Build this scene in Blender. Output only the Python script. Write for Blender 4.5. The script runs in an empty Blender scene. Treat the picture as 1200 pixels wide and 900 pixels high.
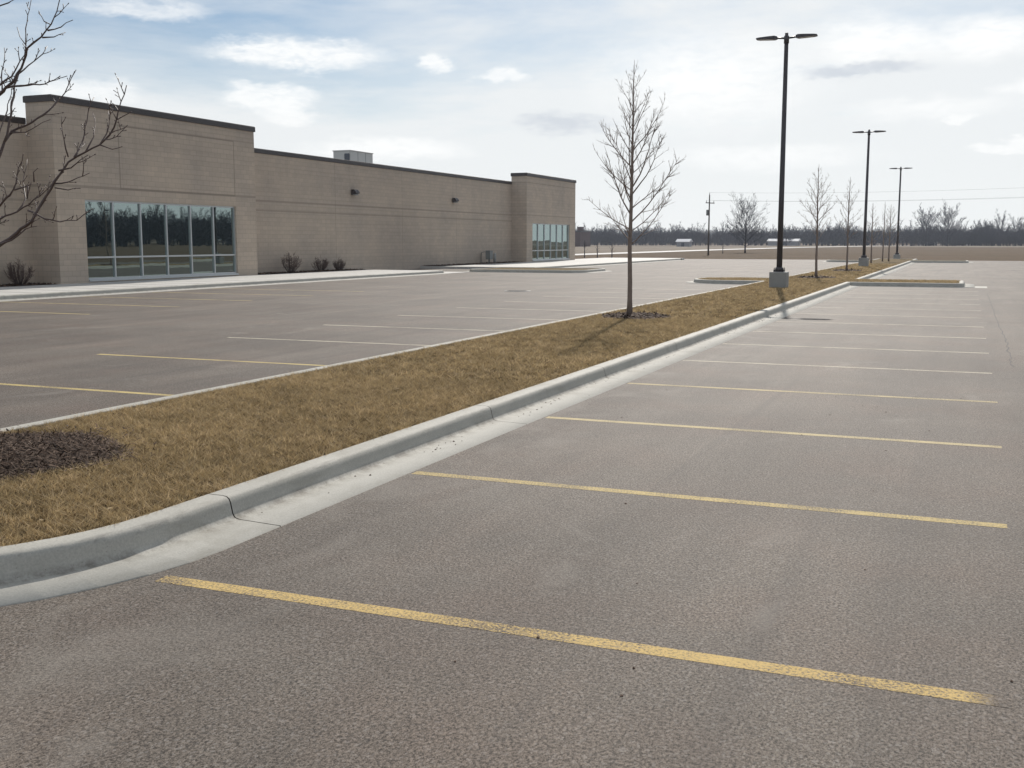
import bpy, bmesh, math, random
import numpy as np
from mathutils import Vector, Matrix
from mathutils.geometry import tessellate_polygon

R = math.radians
scene = bpy.context.scene
COL = scene.collection

# ------------------------------------------------------------------ helpers
def tag(o, label=None, cat=None, group=None, kind=None):
    if label: o['label'] = label
    if cat: o['category'] = cat
    if group: o['group'] = group
    if kind: o['kind'] = kind
    return o

def empty(name, loc, label=None, cat=None, group=None):
    o = bpy.data.objects.new(name, None)
    o.empty_display_size = 0.3
    o.location = loc
    COL.objects.link(o)
    return tag(o, label, cat, group)

class MB:
    """collects faces, then links them as one mesh object"""
    def __init__(s): s.v = []; s.f = []; s.sm = []
    def add(s, vs, fs, smooth=False):
        k = len(s.v); s.v += [tuple(p) for p in vs]
        s.f += [tuple(i + k for i in f) for f in fs]; s.sm += [smooth] * len(fs)
    def box(s, x0, y0, z0, x1, y1, z1, b=0.0):
        if b <= 0:
            vs = [(x0,y0,z0),(x1,y0,z0),(x1,y1,z0),(x0,y1,z0),(x0,y0,z1),(x1,y0,z1),(x1,y1,z1),(x0,y1,z1)]
            s.add(vs, [(0,3,2,1),(4,5,6,7),(0,1,5,4),(1,2,6,5),(2,3,7,6),(3,0,4,7)])
        else:
            bm = bmesh.new(); bmesh.ops.create_cube(bm, size=1)
            for v in bm.verts:
                v.co = Vector(((x0+x1)/2 + v.co.x*(x1-x0), (y0+y1)/2 + v.co.y*(y1-y0), (z0+z1)/2 + v.co.z*(z1-z0)))
            bmesh.ops.bevel(bm, geom=bm.edges[:], offset=b, segments=2, affect='EDGES', profile=0.5)
            s.bm(bm)
    def bm(s, bm, smooth=False):
        bm.verts.ensure_lookup_table()
        s.add([v.co.copy() for v in bm.verts], [[v.index for v in f.verts] for f in bm.faces], smooth); bm.free()
    def tube(s, pts, rad, n=6, cap=True, smooth=True):
        pts = [Vector(p) for p in pts]; m = len(pts)
        if not hasattr(rad, '__len__'): rad = [rad]*m
        t0 = (pts[1]-pts[0]).normalized()
        a = t0.orthogonal().normalized()
        vs = []; fs = []
        for i in range(m):
            t = (pts[min(i+1,m-1)] - pts[max(i-1,0)]).normalized()
            a = (a - t*a.dot(t)); a = a.normalized() if a.length > 1e-6 else t.orthogonal().normalized()
            b = t.cross(a)
            for k in range(n):
                w = 2*math.pi*k/n
                vs.append(pts[i] + (a*math.cos(w) + b*math.sin(w))*rad[i])
        for i in range(m-1):
            for k in range(n):
                fs.append((i*n+k, i*n+(k+1)%n, (i+1)*n+(k+1)%n, (i+1)*n+k))
        if cap:
            fs.append(tuple(range(n-1,-1,-1))); fs.append(tuple((m-1)*n+k for k in range(n)))
        s.add(vs, fs, smooth)
    def lathe(s, prof, c, n=24):
        vs = []; fs = []
        for r, z in prof:
            for k in range(n):
                w = 2*math.pi*k/n; vs.append((c[0]+r*math.cos(w), c[1]+r*math.sin(w), c[2]+z))
        for i in range(len(prof)-1):
            for k in range(n): fs.append((i*n+k, i*n+(k+1)%n, (i+1)*n+(k+1)%n, (i+1)*n+k))
        fs.append(tuple(range(n-1,-1,-1))); fs.append(tuple((len(prof)-1)*n+k for k in range(n)))
        s.add(vs, fs, True)
    def poly(s, pts, z=None):
        p3 = [Vector((p[0], p[1], p[2] if z is None else z)) for p in pts]
        for t in tessellate_polygon([p3]):
            a, b, c = (p3[i] for i in t)
            s.add((a,b,c), [(0,1,2) if (b-a).cross(c-a).z > 0 else (0,2,1)])
    def build(s, name, mat, parent=None, loc=None):
        me = bpy.data.meshes.new(name)
        o = bpy.data.objects.new(name, me)
        off = Vector(parent_world(parent)) if parent else Vector(loc or (0,0,0))
        me.from_pydata([tuple(Vector(p)-off) for p in s.v], [], s.f)
        me.polygons.foreach_set('use_smooth', s.sm)
        me.materials.append(mat); me.update()
        COL.objects.link(o)
        if parent: o.parent = parent
        else: o.location = off
        return o

def parent_world(p):
    v = Vector((0,0,0))
    while p is not None:
        v += Vector(p.location); p = p.parent
    return v

def np_mesh(name, verts, faces, mat, colors=None, loc=(0,0,0)):
    """verts (n,3), faces (m,k) all the same size; optional tone per vertex"""
    me = bpy.data.meshes.new(name)
    n, m, k = len(verts), len(faces), faces.shape[1]
    me.vertices.add(n); me.vertices.foreach_set('co', (verts-np.array(loc)).astype(np.float32).ravel())
    me.loops.add(m*k); me.loops.foreach_set('vertex_index', faces.astype(np.int32).ravel())
    me.polygons.add(m); me.polygons.foreach_set('loop_start', np.arange(0, m*k, k, dtype=np.int32))
    me.polygons.foreach_set('loop_total', np.full(m, k, dtype=np.int32))
    if colors is not None:
        at = me.attributes.new('tone', 'FLOAT', 'POINT'); at.data.foreach_set('value', colors.astype(np.float32))
    me.materials.append(mat); me.update(calc_edges=True)
    o = bpy.data.objects.new(name, me); o.location = loc; COL.objects.link(o)
    return o

# ------------------------------------------------------------------ camera
CAM_H = 1.7
F = 1277.0
PITCH, YAW = R(7.4726), R(22.5576)
cam = bpy.data.cameras.new('camera'); camo = bpy.data.objects.new('camera', cam); COL.objects.link(camo)
camo.location = (0, 0, CAM_H); camo.rotation_euler = (math.pi/2 - PITCH, 0, YAW)
cam.sensor_width = 36; cam.lens = F/1200*36; cam.clip_start = 0.05; cam.clip_end = 6000
scene.camera = camo
ROT = camo.rotation_euler.to_matrix()
def ray(x, y): return ROT @ Vector(((x-600)/F, -(y-450)/F, -1))
def ground(x, y, z=0.0):
    d = ray(x, y); return Vector((0,0,CAM_H)) + d*((z-CAM_H)/d.z)
def at(x, y, depth): return Vector((0,0,CAM_H)) + ray(x, y)*depth

# ------------------------------------------------------------------ materials
class NT:
    def __init__(s, nt): s.nt = nt
    def n(s, t, **kw):
        x = s.nt.nodes.new(t)
        for k, v in kw.items(): setattr(x, k, v)
        return x
    def link(s, a, b): s.nt.links.new(a, b)
    def setin(s, node, key, v):
        if isinstance(v, bpy.types.NodeSocket): s.link(v, node.inputs[key])
        else: node.inputs[key].default_value = v
    def math(s, op, a, b=None, c=None, clamp=False):
        x = s.n('ShaderNodeMath', operation=op, use_clamp=clamp); s.setin(x, 0, a)
        if b is not None: s.setin(x, 1, b)
        if c is not None: s.setin(x, 2, c)
        return x.outputs[0]
    def vmath(s, op, a, b=None):
        x = s.n('ShaderNodeVectorMath', operation=op); s.setin(x, 0, a)
        if b is not None: s.setin(x, 1, b)
        return x.outputs['Value'] if op in ('LENGTH','DISTANCE','DOT_PRODUCT') else x.outputs[0]
    def mix(s, f, a, b, blend='MIX'):
        x = s.n('ShaderNodeMix', data_type='RGBA', blend_type=blend)
        s.setin(x, 0, f)
        for key, v in ((6, a), (7, b)):
            if isinstance(v, bpy.types.NodeSocket): s.link(v, x.inputs[key])
            else: x.inputs[key].default_value = (*v, 1) if len(v) == 3 else v
        return x.outputs[2]
    def ramp(s, v, a, b, lo=0.0, hi=1.0, smooth=False):
        x = s.n('ShaderNodeMapRange', interpolation_type='SMOOTHSTEP' if smooth else 'LINEAR', clamp=True)
        s.setin(x, 0, v)
        for k, q in ((1,a),(2,b),(3,lo),(4,hi)): s.setin(x, k, q)
        return x.outputs[0]
    def noise(s, vec, scale, detail=3, rough=0.55, dist=0.0):
        x = s.n('ShaderNodeTexNoise'); s.setin(x, 'Vector', vec)
        x.inputs['Scale'].default_value = scale; x.inputs['Detail'].default_value = detail
        x.inputs['Roughness'].default_value = rough; x.inputs['Distortion'].default_value = dist
        return x.outputs['Fac']
    def voro(s, vec, scale, feat='F1', out='Distance'):
        x = s.n('ShaderNodeTexVoronoi', feature=feat); s.setin(x, 'Vector', vec); x.inputs['Scale'].default_value = scale
        return x.outputs[out]
    def pos(s): return s.n('ShaderNodeNewGeometry').outputs['Position']
    def scaled(s, vec, sc):
        return s.vmath('MULTIPLY', vec, sc)
    def bump(s, h, strength, dist):
        x = s.n('ShaderNodeBump'); s.setin(x, 'Height', h); x.inputs['Strength'].default_value = strength; x.inputs['Distance'].default_value = dist
        return x.outputs[0]

def material(name):
    m = bpy.data.materials.new(name); m.use_nodes = True
    nt = m.node_tree; b = nt.nodes['Principled BSDF']
    return m, NT(nt), b

def simple(name, col, rough=0.6, metal=0.0, var=0.15, scale=3.0, spec=0.5, bump=0.0, bscale=40, obj=True):
    m, t, b = material(name)
    co = t.n('ShaderNodeTexCoord').outputs['Object'] if obj else t.pos()
    f = t.noise(co, scale, 4)
    c = t.mix(f, tuple(x*(1-var) for x in col), tuple(min(1, x*(1+var)) for x in col))
    t.link(c, b.inputs['Base Color'])
    b.inputs['Roughness'].default_value = rough; b.inputs['Metallic'].default_value = metal
    b.inputs['Specular IOR Level'].default_value = spec
    if bump > 0: t.link(t.bump(t.noise(co, bscale, 4), bump, 0.01), b.inputs['Normal'])
    return m

def asphalt_colour(t):
    """weathered asphalt: stones about a centimetre wide in dark binder, big soft patches, faint wheel tracks"""
    p = t.pos()
    q = t.scaled(p, (1.12, 0.78, 1.0))      # grain stretched along Y so it looks round from the camera
    g1 = t.noise(q, 74, 3, 0.65)
    g2 = t.noise(q, 180, 2, 0.6)
    cells = t.voro(q, 100, 'F1', 'Color')
    sep = t.n('ShaderNodeSeparateColor'); t.link(cells, sep.inputs[0])
    grain = t.math('ADD', t.math('MULTIPLY', g1, 0.62), t.math('MULTIPLY', g2, 0.38))
    gr = t.ramp(grain, 0.39, 0.60)
    base = t.mix(gr, (0.031,0.0245,0.0195), (0.236,0.203,0.171))
    stone = t.ramp(sep.outputs[0], 0.80, 0.97)
    base = t.mix(t.math('MULTIPLY', stone, 0.5), base, (0.30,0.28,0.26))
    dark = t.ramp(sep.outputs[1], 0.84, 0.97)
    base = t.mix(t.math('MULTIPLY', dark, 0.55), base, (0.030,0.027,0.025))
    big = t.noise(p, 0.35, 5, 0.6, 0.6)
    base = t.mix(t.ramp(big, 0.34, 0.66, 0.0, 1.0), t.mix(1.0, base, (0.82,0.81,0.80), 'MULTIPLY'), t.mix(1.0, base, (1.14,1.13,1.11), 'MULTIPLY'))
    # long streaks left by traffic and sweeping
    st = t.noise(t.scaled(p, (1.6, 0.12, 1)), 1.0, 5, 0.6)
    base = t.mix(t.ramp(st, 0.38, 0.64), t.mix(1.0, base, (0.88,0.87,0.87), 'MULTIPLY'), t.mix(1.0, base, (1.08,1.07,1.06), 'MULTIPLY'))
    # reddish brown tint in places
    tint = t.noise(p, 0.8, 3)
    base = t.mix(t.ramp(tint, 0.45, 0.68, 0, 0.7), base, t.mix(1.0, base, (1.08,0.985,0.95), 'MULTIPLY'))
    # dried silt smudges, pale
    silt = t.noise(t.scaled(p, (1.0, 0.7, 1)), 0.9, 5, 0.65, 0.8)
    base = t.mix(t.ramp(silt, 0.60, 0.76, 0, 0.6), base, (0.25,0.225,0.195))
    sx = t.n('ShaderNodeSeparateXYZ'); t.link(p, sx.inputs[0])      # silt washed out of the gutter
    wash = t.math('MULTIPLY', t.ramp(sx.outputs[0], -2.0, -3.5), t.ramp(sx.outputs[0], -4.2, -3.8))
    wash = t.math('MULTIPLY', wash, t.ramp(t.noise(t.scaled(p, (1.3, 0.9, 1)), 1.1, 5, 0.62, 0.7), 0.47, 0.68, 0, 0.75))
    base = t.mix(wash, base, t.mix(gr, (0.14,0.122,0.104), (0.28,0.25,0.215)))
    # rubbed-in tyre marks running with the aisle
    ty = t.noise(t.scaled(p, (3.2, 0.05, 1)), 1.0, 3, 0.5, 0.4)
    base = t.mix(t.ramp(ty, 0.60, 0.74, 0, 0.35), base, (0.075,0.066,0.060))
    # oil
    oil = t.noise(t.scaled(p, (1.0, 1.3, 1)), 0.75, 4, 0.6, 0.3)
    base = t.mix(t.ramp(oil, 0.30, 0.20, 0, 0.45), base, (0.05,0.046,0.044))
    return base, grain, p

def mat_asphalt():
    m, t, b = material('asphalt')
    c, g, p = asphalt_colour(t)
    t.link(c, b.inputs['Base Color']); b.inputs['Roughness'].default_value = 0.76
    b.inputs['Specular IOR Level'].default_value = 0.20
    t.link(t.bump(g, 0.6, 0.010), b.inputs['Normal'])
    return m

def mat_paint(name, col, keep, seed=0.0, xfade=None):
    """line paint worn off the tops of the stones"""
    m, t, b = material(name)
    c, g, p = asphalt_colour(t)
    wear = t.noise(t.vmath('ADD', p, (seed, 0, 0)), 70, 3, 0.7)
    broad = t.noise(p, 1.7, 4, 0.6)
    thr = t.math('ADD', wear, t.math('MULTIPLY', t.math('SUBTRACT', broad, 0.5), 0.55))
    k = t.ramp(thr, keep-0.10, keep+0.10, 1.0, 0.0)
    sep = t.n('ShaderNodeSeparateXYZ'); t.link(p, sep.inputs[0])
    if xfade:
        k = t.math('MULTIPLY', k, t.ramp(t.math('ADD', sep.outputs[0], t.math('MULTIPLY', g, 0.16)), xfade[0], xfade[1], 1, 0, True))
    shade = t.mix(t.noise(p, 9, 4), tuple(x*0.80 for x in col), tuple(x*1.1 for x in col))
    t.link(t.mix(k, c, shade), b.inputs['Base Color'])
    b.inputs['Roughness'].default_value = 0.8; b.inputs['Specular IOR Level'].default_value = 0.2
    t.link(t.bump(g, 0.6, 0.01), b.inputs['Normal'])
    return m

def mat_concrete(name, col, stain=0.35, rough=0.75, speck=True, toe=False):
    m, t, b = material(name)
    p = t.pos()
    c = t.mix(t.noise(p, 2.2, 6, 0.65), tuple(x*0.80 for x in col), tuple(x*1.14 for x in col))
    c = t.mix(t.ramp(t.noise(p, 90, 2), 0.35, 0.65), t.mix(1.0, c, (0.90,0.90,0.90), 'MULTIPLY'), t.mix(1.0, c, (1.07,1.07,1.07), 'MULTIPLY'))
    st = t.noise(t.scaled(p, (1.4, 0.8, 2.5)), 1.6, 6, 0.7, 0.5)
    c = t.mix(t.ramp(st, 0.52, 0.72, 0, stain), c, tuple(x*0.48 for x in (col[0]*1.05, col[1]*0.98, col[2]*0.86)))
    if speck:
        v = t.voro(p, 26, 'F1', 'Distance')
        c = t.mix(t.ramp(v, 0.10, 0.05, 0, 0.45), c, (0.09,0.085,0.075))
    if toe:      # silt packed along the foot of the kerb face, scuffs on its edge
        sz = t.n('ShaderNodeSeparateXYZ'); t.link(p, sz.inputs[0])
        band = t.math('MULTIPLY', t.ramp(sz.outputs[2], 0.0105, 0.014), t.ramp(sz.outputs[2], 0.055, 0.022))
        c = t.mix(t.math('MULTIPLY', band, t.ramp(t.noise(p, 7, 5, 0.7), 0.40, 0.62, 0, 0.6)), c, (0.10,0.082,0.062))
        edge = t.math('MULTIPLY', t.ramp(sz.outputs[2], 0.10, 0.125), t.ramp(sz.outputs[2], 0.1498, 0.146))
        c = t.mix(t.math('MULTIPLY', edge, t.ramp(t.noise(t.scaled(p, (9, 2, 9)), 1.0, 6, 0.75), 0.52, 0.66, 0, 0.5)), c, (0.13,0.12,0.105))
    t.link(c, b.inputs['Base Color']); b.inputs['Roughness'].default_value = rough
    b.inputs['Specular IOR Level'].default_value = 0.3
    t.link(t.bump(t.noise(p, 60, 5, 0.7), 0.25, 0.006), b.inputs['Normal'])
    return m

def mat_wall(name, c1, c2, mortar, bands, panel=None):
    """coursed masonry; the accent courses are darker blocks laid in the wall"""
    m, t, b = material(name)
    p = t.pos()
    s = t.n('ShaderNodeSeparateXYZ'); t.link(p, s.inputs[0])
    cmb = t.n('ShaderNodeCombineXYZ')
    t.link(t.math('ADD', s.outputs[0], s.outputs[1]), cmb.inputs[0]); t.link(s.outputs[2], cmb.inputs[1])
    br = t.n('ShaderNodeTexBrick', offset=0.5, squash=1.0); t.link(cmb.outputs[0], br.inputs['Vector'])
    br.inputs['Scale'].default_value = 1.0
    br.inputs['Color1'].default_value = (*c1, 1); br.inputs['Color2'].default_value = (*c2, 1); br.inputs['Mortar'].default_value = (*mortar, 1)
    br.inputs['Brick Width'].default_value = 0.405; br.inputs['Row Height'].default_value = 0.203
    br.inputs['Mortar Size'].default_value = 0.011; br.inputs['Mortar Smooth'].default_value = 0.2
    c = br.outputs['Color']
    big = t.noise(cmb.outputs[0], 0.35, 5, 0.6)
    c = t.mix(t.ramp(big, 0.35, 0.65), t.mix(1.0, c, (0.90,0.90,0.91), 'MULTIPLY'), t.mix(1.0, c, (1.08,1.06,1.03), 'MULTIPLY'))
    rows = t.noise(t.scaled(cmb.outputs[0], (0.10, 4.9, 1)), 1.0, 1)
    c = t.mix(t.ramp(rows, 0.35, 0.65, 0.0, 1.0), t.mix(1.0, c, (0.965,0.965,0.965), 'MULTIPLY'), t.mix(1.0, c, (1.03,1.03,1.03), 'MULTIPLY'))
    drip = t.noise(t.scaled(cmb.outputs[0], (3.0, 0.25, 1)), 1.0, 4)
    c = t.mix(t.ramp(drip, 0.55, 0.75, 0, 0.18), c, tuple(x*0.55 for x in c1))
    for z, h, k in bands:
        inb = t.math('LESS_THAN', t.math('ABSOLUTE', t.math('SUBTRACT', s.outputs[2], z)), h)
        c = t.mix(t.math('MULTIPLY', inb, k), c, tuple(x*0.5 for x in c1))
    ph = t.math('ABSOLUTE', t.math('SUBTRACT', t.math('FRACT', t.math('DIVIDE', t.math('ADD', s.outputs[1], 100-52.95), 7.55)), 0.5))
    if not panel: c = t.mix(t.math('MULTIPLY', t.math('LESS_THAN', t.math('SUBTRACT', 0.5, ph), 0.0022), 0.55), c, tuple(x*0.45 for x in c1))
    if panel:
        y0, y1, z0, z1, w, k = panel
        cy = t.math('ABSOLUTE', t.math('SUBTRACT', s.outputs[1], (y0+y1)/2)); cz = t.math('ABSOLUTE', t.math('SUBTRACT', s.outputs[2], (z0+z1)/2))
        ey = t.math('SUBTRACT', cy, (y1-y0)/2); ez = t.math('SUBTRACT', cz, (z1-z0)/2)
        d = t.math('ABSOLUTE', t.math('MAXIMUM', ey, ez))
        c = t.mix(t.math('MULTIPLY', t.math('LESS_THAN', d, w), k), c, tuple(x*0.45 for x in c1))
    t.link(c, b.inputs['Base Color']); b.inputs['Roughness'].default_value = 0.85; b.inputs['Specular IOR Level'].default_value = 0.2
    h = t.math('ADD', t.math('MULTIPLY', br.outputs['Fac'], -1.0), t.math('MULTIPLY', t.noise(p, 45, 4), 0.6))
    t.link(t.bump(h, 0.22, 0.010), b.inputs['Normal'])
    return m

def mat_glass():
    m, t, b = material('tinted_glass')
    nt = m.node_tree; nt.nodes.remove(b)
    out = [n for n in nt.nodes if n.type == 'OUTPUT_MATERIAL'][0]
    d = t.n('ShaderNodeBsdfDiffuse'); d.inputs[0].default_value = (0.012,0.017,0.018,1)
    g = t.n('ShaderNodeBsdfAnisotropic') if False else t.n('ShaderNodeBsdfGlossy')
    g.inputs['Color'].default_value = (0.74,0.90,0.88,1); g.inputs['Roughness'].default_value = 0.012
    p = t.pos()
    wob = t.bump(t.noise(p, 0.9, 2), 0.05, 0.02); t.link(wob, g.inputs['Normal'])
    fr = t.n('ShaderNodeFresnel'); fr.inputs[0].default_value = 1.5
    mx = t.n('ShaderNodeMixShader'); t.link(t.math('ADD', t.math('MULTIPLY', fr.outputs[0], 0.9), GLASS_R, clamp=True), mx.inputs[0])
    t.link(d.outputs[0], mx.inputs[1]); t.link(g.outputs[0], mx.inputs[2]); t.link(mx.outputs[0], out.inputs[0])
    return m
GLASS_R = 0.30

def mat_tone(name, cols, rough=0.8, spec=0.2, trans=0.0):
    """colour picked per blade or chip by the attribute tone"""
    m, t, b = material(name)
    a = t.n('ShaderNodeAttribute', attribute_name='tone')
    r = t.n('ShaderNodeValToRGB'); el = r.color_ramp.elements
    while len(el) < len(cols): el.new(0.5)
    for i, c in enumerate(cols): el[i].position = i/(len(cols)-1); el[i].color = (*c, 1)
    t.link(a.outputs['Fac'], r.inputs[0])
    c = r.outputs[0]
    p = t.pos()
    c = t.mix(t.ramp(t.noise(p, 0.9, 5, 0.65), 0.34, 0.66), t.mix(1.0, c, (0.84,0.83,0.79), 'MULTIPLY'), t.mix(1.0, c, (1.10,1.08,1.04), 'MULTIPLY'))
    t.link(c, b.inputs['Base Color']); b.inputs['Roughness'].default_value = rough; b.inputs['Specular IOR Level'].default_value = spec
    if trans:
        tr = t.n('ShaderNodeBsdfTranslucent'); t.link(c, tr.inputs[0]); mx = t.n('ShaderNodeMixShader'); mx.inputs[0].default_value = trans
        t.link(b.outputs[0], mx.inputs[1]); t.link(tr.outputs[0], mx.inputs[2])
        t.link(mx.outputs[0], [n for n in m.node_tree.nodes if n.type == 'OUTPUT_MATERIAL'][0].inputs[0])
    return m

def mat_ground(name, cols, scales=(0.05, 0.6, 9.0)):
    m, t, b = material(name)
    p = t.pos()
    n1, n2, n3 = (t.noise(p, s, 5, 0.6) for s in scales)
    c = t.mix(t.ramp(n1, 0.35, 0.65), cols[0], cols[1])
    c = t.mix(t.ramp(n2, 0.38, 0.66, 0, 0.7), c, cols[2])
    c = t.mix(t.ramp(n3, 0.3, 0.7), t.mix(1.0, c, (0.72,0.71,0.69), 'MULTIPLY'), t.mix(1.0, c, (1.22,1.2,1.16), 'MULTIPLY'))
    t.link(c, b.inputs['Base Color']); b.inputs['Roughness'].default_value = 0.95; b.inputs['Specular IOR Level'].default_value = 0.05
    t.link(t.bump(t.noise(p, 14, 5, 0.7), 0.6, 0.05), b.inputs['Normal'])
    return m

M = {}
M['asphalt'] = mat_asphalt()
M['yellow_a'] = mat_paint('yellow_line_paint_fading', (0.64,0.455,0.175), 0.535, 0.0, (0.14, 0.28))
M['yellow'] = mat_paint('yellow_line_paint', (0.62,0.475,0.205), 0.54, 0.0)
M['yellow_m'] = mat_paint('worn_yellow_line_paint', (0.60,0.49,0.27), 0.56, 3.0)
M['cream'] = mat_paint('pale_line_paint', (0.60,0.54,0.42), 0.56, 5.0)  # paler colour used on the farther stripes
M['yellow_l'] = mat_paint('faded_yellow_line_paint', (0.60,0.47,0.20), 0.56, 7.0)
M['kerb'] = mat_concrete('kerb_concrete', (0.465,0.447,0.395), 0.40, toe=True)
M['walk'] = mat_concrete('sidewalk_concrete', (0.58,0.565,0.53), 0.25, speck=False)
M['foot'] = mat_concrete('footing_concrete', (0.36,0.36,0.34), 0.35, speck=False)
M['road'] = mat_concrete('road_concrete', (0.55,0.53,0.50), 0.2, speck=False)
M['soil'] = mat_ground('turf_thatch', ((0.17,0.126,0.066),(0.23,0.172,0.094),(0.12,0.09,0.046)), (0.5, 3.0, 40.0))
M['field'] = mat_ground('dormant_field', ((0.125,0.088,0.056),(0.150,0.108,0.072),(0.100,0.075,0.050)), (0.02, 0.15, 1.2))
M['pale'] = mat_ground('pale_stubble', ((0.24,0.205,0.165),(0.30,0.26,0.215),(0.17,0.14,0.11)), (0.03, 0.2, 1.0))
M['blade'] = mat_tone('dormant_grass', [(0.055,0.040,0.023),(0.215,0.156,0.084),(0.41,0.310,0.175),(0.46,0.355,0.195),(0.70,0.55,0.355)], 0.75, 0.2, 0.4)
M['chip'] = mat_tone('bark_mulch', [(0.030,0.020,0.015),(0.085,0.054,0.040),(0.16,0.108,0.080),(0.06,0.040,0.031),(0.27,0.20,0.155)], 0.85)
M['mulch'] = mat_ground('mulch_bed', ((0.045,0.032,0.026),(0.06,0.043,0.034),(0.03,0.022,0.018)), (0.8, 6.0, 50.0))
M['bark'] = simple('grey_brown_bark', (0.25,0.20,0.168), 0.9, var=0.35, scale=14, spec=0.15, bump=0.5, bscale=60)
M['twig'] = simple('twig_bark', (0.23,0.18,0.15), 0.75, var=0.25, scale=6, spec=0.25)
M['twig_near'] = simple('near_twig_bark', (0.100,0.068,0.058), 0.50, var=0.45, scale=26, spec=0.5, bump=0.4, bscale=120)
M['far_wood'] = simple('far_wood_bark', (0.042,0.041,0.052), 0.9, var=0.3, scale=0.05, spec=0.1)
M['shrub'] = simple('shrub_twigs', (0.125,0.088,0.074), 0.85, var=0.3, scale=5, spec=0.15)
M['bronze'] = simple('dark_bronze_metal', (0.048,0.041,0.043), 0.42, 0.0, var=0.2, scale=5, spec=0.5)
M['coping'] = simple('coping_metal', (0.045,0.036,0.034), 0.5, 0.0, var=0.2, scale=0.6, spec=0.5)
M['alu'] = simple('aluminium_frame', (0.52,0.54,0.55), 0.35, 0.6, var=0.06, scale=2)
M['glass'] = mat_glass()
M['roof'] = simple('roof_membrane', (0.35,0.34,0.33), 0.9, var=0.1, scale=0.5)
M['unit'] = simple('unit_sheet_metal', (0.50,0.50,0.48), 0.5, 0.1, var=0.08, scale=1.5)
M['grille'] = simple('unit_grille', (0.09,0.10,0.12), 0.5, 0.3, var=0.2, scale=8)
M['lens'] = simple('lamp_lens', (0.30,0.30,0.29), 0.25, var=0.05)
M['iron'] = simple('cast_iron', (0.055,0.050,0.048), 0.6, 0.4, var=0.3, scale=12)
M['crack'] = simple('crack_filler', (0.035,0.032,0.031), 0.8, var=0.3, scale=9)
M['white'] = simple('white_metal_roof', (0.60,0.61,0.63), 0.8, var=0.06)
M['shedwall'] = simple('shed_siding', (0.30,0.30,0.31), 0.7, var=0.15)
M['brick'] = simple('dark_red_brick', (0.10,0.062,0.055), 0.9, var=0.2)
M['pole'] = simple('weathered_pole_wood', (0.095,0.080,0.070), 0.9, var=0.3, scale=4)
M['cable'] = simple('cable_black', (0.04,0.04,0.042), 0.6)
M['green_box'] = simple('grey_cabinet_paint', (0.20,0.21,0.20), 0.6, var=0.1)
W1, W2, MO = (0.55,0.463,0.375), (0.495,0.418,0.340), (0.43,0.365,0.30)
M['wall'] = mat_wall('main_wall_masonry', tuple(x*0.96 for x in W1), tuple(x*0.98 for x in W2), MO, [(3.62,0.045,0.55),(3.17,0.045,0.5)])
M['block'] = mat_wall('entrance_wall_masonry', W1, W2, MO, [(3.70,0.045,0.55),(6.12,0.03,0.3)], (33.6,40.75,3.7,6.08,0.03,0.6))
M['block2'] = mat_wall('far_entrance_masonry', W1, W2, MO, [(3.62,0.045,0.4),(6.0,0.04,0.5)])

# ------------------------------------------------------------------ ground, lot, kerbs
def sheet(name, pts, z, mat):
    b = MB(); b.poly(pts, z); o = b.build(name, mat); o['kind'] = 'structure'; return o
def rect(x0, y0, x1, y1): return [(x0,y0),(x1,y0),(x1,y1),(x0,y1)]

b = MB(); b.poly([(2500*math.cos(a*math.pi/24), 300+2500*math.sin(a*math.pi/24)) for a in range(48)], -0.03)
b.build('ground', M['field'])['kind'] = 'structure'
LOT_END = 104.0
lot = sheet('parking_lot', rect(-31.5, -45, 9.5, LOT_END), 0.0, M['asphalt'])
sheet('far_field', [(-320,345),(260,345),(260,470),(-320,470)], -0.022, M['pale'])
sheet('verge', [(-120,180),(-51,110),(-50,230),(-45,330),(-120,330)], -0.018, M['pale'])
rc = [(-47,92),(-46.5,150),(-46.5,220),(-43,300),(-30,420),(-8,560)]
lf, rt = [], []
for i, p in enumerate(rc):
    a, c = Vector(rc[max(i-1,0)]), Vector(rc[min(i+1,len(rc)-1)]); d = (c-a).normalized(); n = Vector((-d.y, d.x))
    lf.append(Vector(p)+n*2.6); rt.append(Vector(p)-n*2.6)
sheet('road', [tuple(v) for v in rt] + [tuple(v) for v in reversed(lf)], -0.012, M['road'])

PROFILE = [(0.0,0.10),(0.0,0.147),(0.012,0.150),(0.120,0.150),(0.146,0.146),(0.164,0.134),(0.174,0.112),(0.181,0.080),(0.189,0.045),(0.203,0.022),(0.232,0.013),(0.54,0.006),(0.55,-0.03)]
def arc(cx, cy, r, a0, a1, n):
    return [(cx+r*math.cos(R(a0+(a1-a0)*i/n)), cy+r*math.sin(R(a0+(a1-a0)*i/n))) for i in range(n+1)]
def round_corners(pts, rads):
    out = []
    n = len(pts)
    for i in range(n):
        p = Vector(pts[i]); a = Vector(pts[i-1]); c = Vector(pts[(i+1)%n]); r = rads[i]
        if r <= 0: out.append(tuple(p)); continue
        u, w = (a-p).normalized(), (c-p).normalized()
        ang = u.angle(w); d = r/math.tan(ang/2)
        p0, p1 = p+u*d, p+w*d
        ctr = p + (u+w).normalized()*(r/math.sin(ang/2))
        t0 = math.atan2(p0.y-ctr.y, p0.x-ctr.x); t1 = math.atan2(p1.y-ctr.y, p1.x-ctr.x)
        dt = (t1-t0+math.pi) % (2*math.pi) - math.pi
        k = max(4, int(abs(dt)/R(9)))
        out += [(ctr.x+r*math.cos(t0+dt*j/k), ctr.y+r*math.sin(t0+dt*j/k)) for j in range(k+1)]
    return out

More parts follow.
